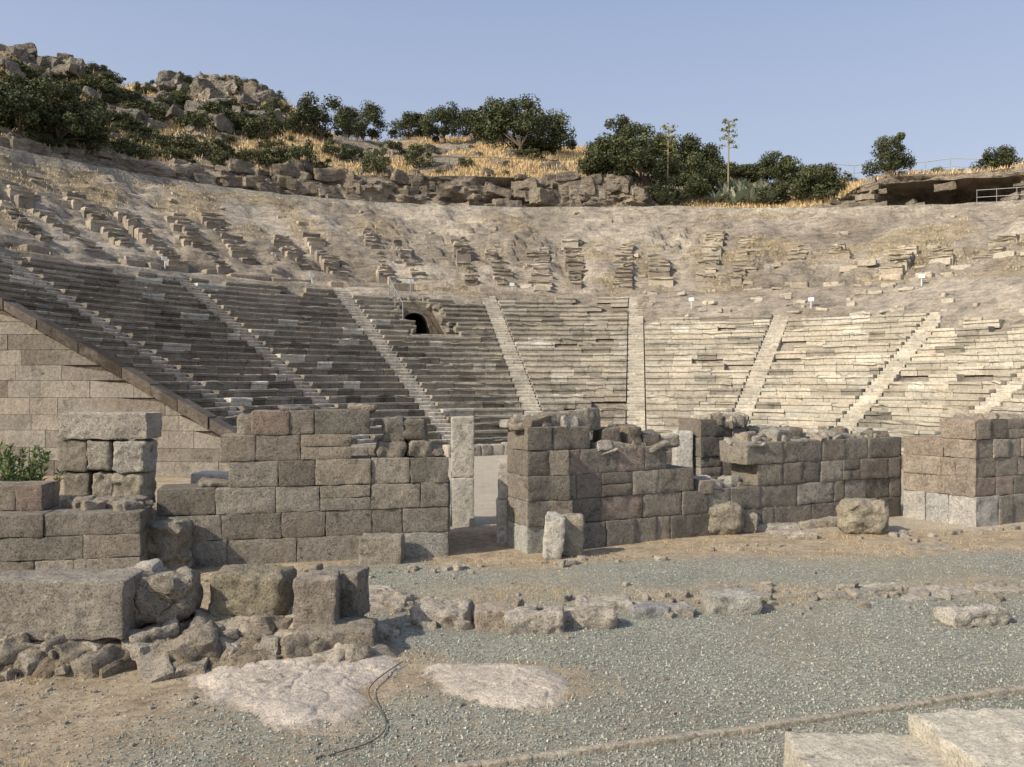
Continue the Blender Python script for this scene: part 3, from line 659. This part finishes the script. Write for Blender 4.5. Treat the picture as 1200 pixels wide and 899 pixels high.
# ---------------------------------------------------------------- vegetation
def tree_mesh(name,seed,Wd,H,nleaf,trunk=.14,leaf=.16,cols=((.075,.085,.038),(.11,.12,.055),(.05,.06,.028))):
    rs=np.random.RandomState(seed); mb=MB()
    def limb(p,q,r1,r2):
        p=np.array(p);q=np.array(q); d=q-p; d=d/np.linalg.norm(d); u=np.cross(d,[.3,.2,1.]) if abs(d[2])<.9 else np.cross(d,[1.,0,0]); u/=np.linalg.norm(u); w=np.cross(d,u); n=7
        ang=np.arange(n)/n*2*math.pi; ring=lambda c,r:[c+r*(math.cos(a)*u+math.sin(a)*w) for a in ang]
        mid=(p+q)/2+rs.normal(size=3)*np.linalg.norm(q-p)*.06
        V=ring(p,r1)+ring(mid,(r1+r2)/2)+ring(q,r2)
        f=[[k*n+i,k*n+(i+1)%n,(k+1)*n+(i+1)%n,(k+1)*n+i] for k in range(2) for i in range(n)]
        mb.add(V,q=f,col=(.12,.095,.07))
    fork=np.array([rs.normal()*.1,rs.normal()*.1,H*trunk]); limb((0,0,-.4),fork,.05*H,.035*H)
    lobes=[]
    nl=24
    for i in range(nl):
        a=rs.rand()*6.28; zz=H*rs.uniform(trunk+.06,.88); rad=Wd/2*math.sqrt(rs.uniform(.02,.8))*math.sqrt(max(.12,1-((zz/H-.42)/.6)**2))
        c=np.array([math.cos(a)*rad,math.sin(a)*rad,zz]); lobes.append((c,Wd*rs.uniform(.07,.18)))
        if i<10: limb(fork,c,.02*H,.006*H)
    for i in range(nl):
        c,lr=lobes[i]; n=nleaf//nl
        d=rs.normal(size=(n,3)); d/=np.linalg.norm(d,axis=1,keepdims=True); rad=lr*(.35+.9*rs.rand(n,1)**.6)
        cl_=c+d*rad*np.array([1,1,.8]); 
        nrm=d+rs.normal(size=(n,3))*.7; nrm/=np.linalg.norm(nrm,axis=1,keepdims=True)
        u=np.cross(nrm,rs.normal(size=(n,3))); u/=np.linalg.norm(u,axis=1,keepdims=True); w=np.cross(nrm,u)
        s=leaf*rs.uniform(.45,1.1,(n,1))
        V=np.stack([cl_-u*s,cl_-w*s*.55,cl_+u*s,cl_+w*s*.55],1)
        base=np.array(cols)[rs.choice(len(cols),n)]*rs.uniform(.8,1.25,(n,1))*rs.uniform(.7,1.3)
        mb.add(V,q=np.arange(n*4).reshape(-1,4),col=np.repeat(base,4,0))
    o=mb.build(name,M_leaf,False); me=o.data; bpy.data.objects.remove(o); return me
TM=[tree_mesh('oak_crown',s,6.,5.,7400) for s in range(5)]
SM=[tree_mesh('shrub_crown',20+s,3.2,1.9,2600,trunk=.05,leaf=.11,cols=((.09,.10,.045),(.13,.135,.065),(.06,.07,.032))) for s in range(4)]
def plant(u,vb,wpx,hpx,kind='tree'):
    x,y,z=hill_at_pixel(u,vb); w=wpx/F*y*(1.12 if kind=='tree' else 1.08); h=hpx/F*y*(1.05 if kind=='tree' else 1.05)
    ms=TM if kind=='tree' else SM; me=ms[R.randint(len(ms))]; bw,bh=(6.3,5.2) if kind=='tree' else (3.5,2.0)
    o=bpy.data.objects.new('oak_tree' if kind=='tree' else 'shrub',me); bpy.context.scene.collection.objects.link(o)
    o.location=(x,y,z-.1); o.rotation_euler=(0,0,R.rand()*6.28); o.scale=(w/bw,w/bw,h/bh)
for a in [(375,166,62,52),(425,154,48,46),(408,162,40,36),(478,155,50,30),(520,168,46,48),(500,154,30,28),(545,152,40,34),(575,168,58,52),(610,181,74,64),(648,184,60,58),(590,162,50,46),(350,160,26,22),
          (735,178,54,48),(765,176,52,44),(720,218,72,60),(750,232,80,58),(705,205,40,40),(800,200,56,50),(825,192,48,42),(805,238,64,54),(835,228,40,40),(885,192,50,28),(935,238,62,56),(962,236,56,52),(915,216,46,38),
          (1045,216,54,54),(1170,213,46,36),(24,190,96,80),(70,192,90,76),(10,150,66,44),(105,172,44,44)]:
    plant(*a)
for i,a in enumerate([(350,216,44,36),(440,222,36,32),(490,196,38,28),(300,216,40,26),(310,165,46,34),(232,152,50,24),(235,182,60,26),(280,160,40,24),(150,178,40,20),(190,175,36,18),(30,112,60,26),(90,128,46,22),(140,150,50,20),(60,98,36,14),(395,186,44,20),(1097,198,22,12),(700,200,36,24),(770,240,60,20),(690,230,40,24),(900,240,50,24),(970,242,40,18),(990,215,26,14),(620,188,40,14),(860,180,30,18),(255,210,30,18),(120,190,60,22),
      (860,212,60,22),(820,214,50,26),(780,212,50,26),(745,196,50,24),(940,200,50,20),(325,195,40,24),(30,140,70,30),(75,150,60,26),(150,120,40,16),(200,130,40,18),(250,140,50,20),(460,182,36,18),(415,190,34,20),(375,205,34,18),(545,196,24,12),(210,200,40,18),(170,140,50,22),(115,110,50,20),(15,90,50,18)]):
    plant(*a,'shrub')
for k in range(150):
    plant(R.uniform(0,330),R.uniform(82,195),R.uniform(12,36),R.uniform(7,17),'shrub')
for k in range(34):
    plant(R.uniform(330,1200),R.uniform(165,220),R.uniform(6,18),R.uniform(4,10),'shrub')
# agaves
def agave(u,v,sz):
    x,y,z=hill_at_pixel(u,v); mb=MB()
    for i in range(34):
        a=R.rand()*6.28; el=R.uniform(.15,1.4); L=sz*R.uniform(.8,1.1); pts=[]
        for k,t in enumerate([0,.35,.7,1.]):
            e=el-t*.25; w=[.07,.12,.08,.004][k]*sz; rr_=math.cos(e)*L*t; zz=math.sin(e)*L*t
            pts+= [(x+math.cos(a)*rr_-math.sin(a)*w,y+math.sin(a)*rr_+math.cos(a)*w,z+zz+w*.3),(x+math.cos(a)*rr_+math.sin(a)*w,y+math.sin(a)*rr_-math.cos(a)*w,z+zz+w*.3)]
        mb.add(pts,q=[[0,1,3,2],[2,3,5,4],[4,5,7,6]],col=jit((.32,.36,.28) if R.rand()<.6 else (.44,.47,.35),.15))
    mb.build('agave_plant',M_leaf,True)
for u,v in [(838,240),(850,236),(862,241),(872,236),(882,241),(893,236),(902,240),(848,230),(858,226),(870,228),(888,230),(786,241),(774,240),(795,238)]: agave(u,v,R.uniform(1.5,1.9))
def stalk(u,vb,vt):
    x,y,z=hill_at_pixel(u,vb); h=EYE+(449.5-vt)/F*y-z; mb=MB(); n=6
    def tube(p,q,r1,r2,col):
        p=np.array(p,float);q=np.array(q,float);d=q-p;d/=np.linalg.norm(d);uu=np.cross(d,[.9,.3,.2]);uu/=np.linalg.norm(uu);w=np.cross(d,uu)
        V=[p+r1*(math.cos(i/n*6.283)*uu+math.sin(i/n*6.283)*w) for i in range(n)]+[q+r2*(math.cos(i/n*6.283)*uu+math.sin(i/n*6.283)*w) for i in range(n)]
        mb.add(V,q=[[i,(i+1)%n,n+(i+1)%n,n+i] for i in range(n)],col=col)
    tube((x,y,z-.2),(x+.1,y,z+h),.09,.04,(.30,.24,.14))
    for k in range(15):
        t=.66+.34*k/14; a=k*2.4; L=.85*(1.25-t*.8)
        b=(x+.1*t,y,z+h*t); e=(b[0]+math.cos(a)*L,b[1]+math.sin(a)*L,b[2]+.25*L); tube(b,e,.03,.02,(.30,.25,.14))
        for j in range(20):
            c=np.array(e)+R.normal(size=3)*np.array([.14,.14,.06]); s=.07
            mb.add([c+R.normal(size=3)*s for _ in range(4)],q=[[0,1,2,3]],col=jit((.22,.22,.08),.3))
    mb.build('agave_flower_stalk',M_leaf,False)
stalk(782,241,148); stalk(853,238,141)
# oleander
def oleander():
    mb=MB(); c=np.array([-8.75,14.6,0.])
    stems=[(R.uniform(-.8,.8),R.uniform(-.5,.5),R.uniform(1.1,1.95)) for _ in range(60)]
    for sx,sy,h in stems:
        p=c+np.array([sx*.3,sy*.3,0]); q=c+np.array([sx,sy,h]); w=.012
        mb.add([p-[w,0,0],p+[w,0,0],q+[w*.4,0,0],q-[w*.4,0,0]],q=[[0,1,2,3]],col=(.14,.11,.07))
        for k in range(90):
            t=R.uniform(.3,1.); b=p+(q-p)*t; d=R.normal(size=3); d[2]=abs(d[2])*.8+.3; d/=np.linalg.norm(d); L=R.uniform(.09,.17); s=np.cross(d,R.normal(size=3)); s/=np.linalg.norm(s); s*=.015
            mb.add([b,b+d*L*.5+s,b+d*L,b+d*L*.5-s],q=[[0,1,2,3]],col=jit((.09,.14,.045) if R.rand()<.7 else (.15,.20,.07),.2))
        if R.rand()<.12:
            for k in range(9):
                b=q+R.normal(size=3)*.04; s=.02; mb.add([b+R.normal(size=3)*s for _ in range(4)],q=[[0,1,2,3]],col=jit((.6,.28,.32),.15))
    mb.build('oleander_bush',M_leaf,False)
oleander()
# ---------------------------------------------------------------- railings, signs
def tubes(name,segs,mat,r=.022):
    cu=bpy.data.curves.new(name,'CURVE'); cu.dimensions='3D'; cu.bevel_depth=r; cu.bevel_resolution=1
    for pts in segs:
        s=cu.splines.new('POLY'); s.points.add(len(pts)-1)
        for i,p in enumerate(pts): s.points[i].co=tuple(p)+(1,)
    cu.materials.append(mat); o=bpy.data.objects.new(name,cu); bpy.context.scene.collection.objects.link(o)
segs=[];top=[];mid=[]
for t in np.arange(25,52,2.0):
    x,y=pol(t,52.5); x=float(x);y=float(y); z=float(hill(x,y)); segs.append([(x,y,z-.2),(x,y,z+2.0)]); top.append((x,y,z+1.95)); mid.append((x,y,z+1.3))
tubes('metal_railing',segs+[top,mid],M_metal,.035)
segs=[];top=[];mid=[]
for t in np.arange(41,54,1.6):
    x,y=pol(t,44.1); x=float(x);y=float(y); z=float(zedge(t)); segs.append([(x,y,z-.2),(x,y,z+1.1)]); top.append((x,y,z+1.05)); mid.append((x,y,z+.55))
tubes('metal_railing',segs+[top,mid],M_metal)
segs=[];top=[]
for t in np.arange(-20,8,2.2):
    x,y=pol(t,47.5); x=float(x);y=float(y); z=float(hill(x,y)); segs.append([(x,y,z-.2),(x,y,z+1.1)]); top.append((x,y,z+1.05))
tubes('wire_fence',segs+[top],M_dark)
p=[tun(25.8,-1.3,cone(25.8)),tun(25.8,0,cone(25.8)),tun(25.8,1.3,cone(25.8)),tun(22.5,-1.35,cone(22.5)),tun(24.2,-1.35,cone(24.2))]
segs=[[q,(q[0],q[1],q[2]+1.)] for q in p]; rail=[(q[0],q[1],q[2]+1.) for q in (p[3],p[4],p[0],p[1],p[2])]
tubes('safety_railing',segs+[rail],M_metal,.03)
for (t,r) in [(-70,27.4),(-52.6,26.6),(-21.6,26.9),(-8,27.3),(16,24.2),(32,23.6),(44,25.5),(-34,27.5),(55,29.5)]:
    x,y=pol(t,r); x=float(x);y=float(y); z=float(cone(min(r,26.6)))+.1
    mb=MB(); stone(mb,(x,y,z+.2),(.04,.04,.5),0,.005,0,(1,1,1)); stone(mb,(x,y-.04,z+.48),(.30,.03,.20),-math.radians(t),.008,0,(1,1,1)); mb.build('information_sign',M_white,False)
mb=MB()
for t in np.arange(-80,80,2.9):
    if R.rand()<.25: continue
    x,y=pol(t,10.6); stone(mb,(x,y,.22),(.5,.45,.45+R.rand()*.15),-math.radians(t),.04,.04,jit((.46,.41,.33),.2),seg=.15)
mb.build('orchestra_kerb_stones',M_marble,True)

# ---------------------------------------------------------------- light, sky, camera
az=math.radians(-124)   # clockwise from +Y (north)
el=math.radians(36)
S=Vector((math.sin(az)*math.cos(el),math.cos(az)*math.cos(el),math.sin(el)))
L=bpy.data.lights.new('sun','SUN'); L.energy=4.9; L.angle=math.radians(.53); L.color=(1,.905,.75); lo=bpy.data.objects.new('sun',L); lo.rotation_euler=S.to_track_quat('Z','Y').to_euler(); bpy.context.scene.collection.objects.link(lo)
w=bpy.data.worlds.new('World'); bpy.context.scene.world=w; w.use_nodes=True; nt=w.node_tree
sk=nt.nodes.new('ShaderNodeTexSky'); sk.sky_type='NISHITA'; sk.sun_disc=False; sk.sun_elevation=el; sk.sun_rotation=az; sk.dust_density=4.0; sk.air_density=1.0; sk.ozone_density=2.0
tcw=nt.nodes.new('ShaderNodeTexCoord'); sep=nt.nodes.new('ShaderNodeSeparateXYZ'); nt.links.new(tcw.outputs['Generated'],sep.inputs[0])
mr=nt.nodes.new('ShaderNodeMapRange'); mr.inputs[1].default_value=.10; mr.inputs[2].default_value=.46; nt.links.new(sep.outputs[2],mr.inputs[0])
hz=nt.nodes.new('ShaderNodeMix'); hz.data_type='RGBA'; hz.inputs[6].default_value=(5.3,5.5,6.0,1); hz.inputs[7].default_value=(2.95,3.65,5.5,1); nt.links.new(mr.outputs[0],hz.inputs[0])   # haze: paler near the horizon
mx=nt.nodes.new('ShaderNodeMix'); mx.data_type='RGBA'; mx.inputs[0].default_value=.58
nt.links.new(sk.outputs[0],mx.inputs[6]); nt.links.new(hz.outputs[2],mx.inputs[7])
bg=nt.nodes['Background']; bg.inputs[1].default_value=.145; nt.links.new(mx.outputs[2],bg.inputs[0])
cam=bpy.data.cameras.new('camera'); cam.sensor_width=36; cam.lens=36*F/1200; cam.clip_end=5000; co=bpy.data.objects.new('camera',cam); co.location=(0,0,EYE); co.rotation_euler=(math.radians(90),0,0); bpy.context.scene.collection.objects.link(co); bpy.context.scene.camera=co
sc=bpy.context.scene; sc.view_settings.view_transform='Standard'; sc.view_settings.look='None'; sc.view_settings.exposure=0
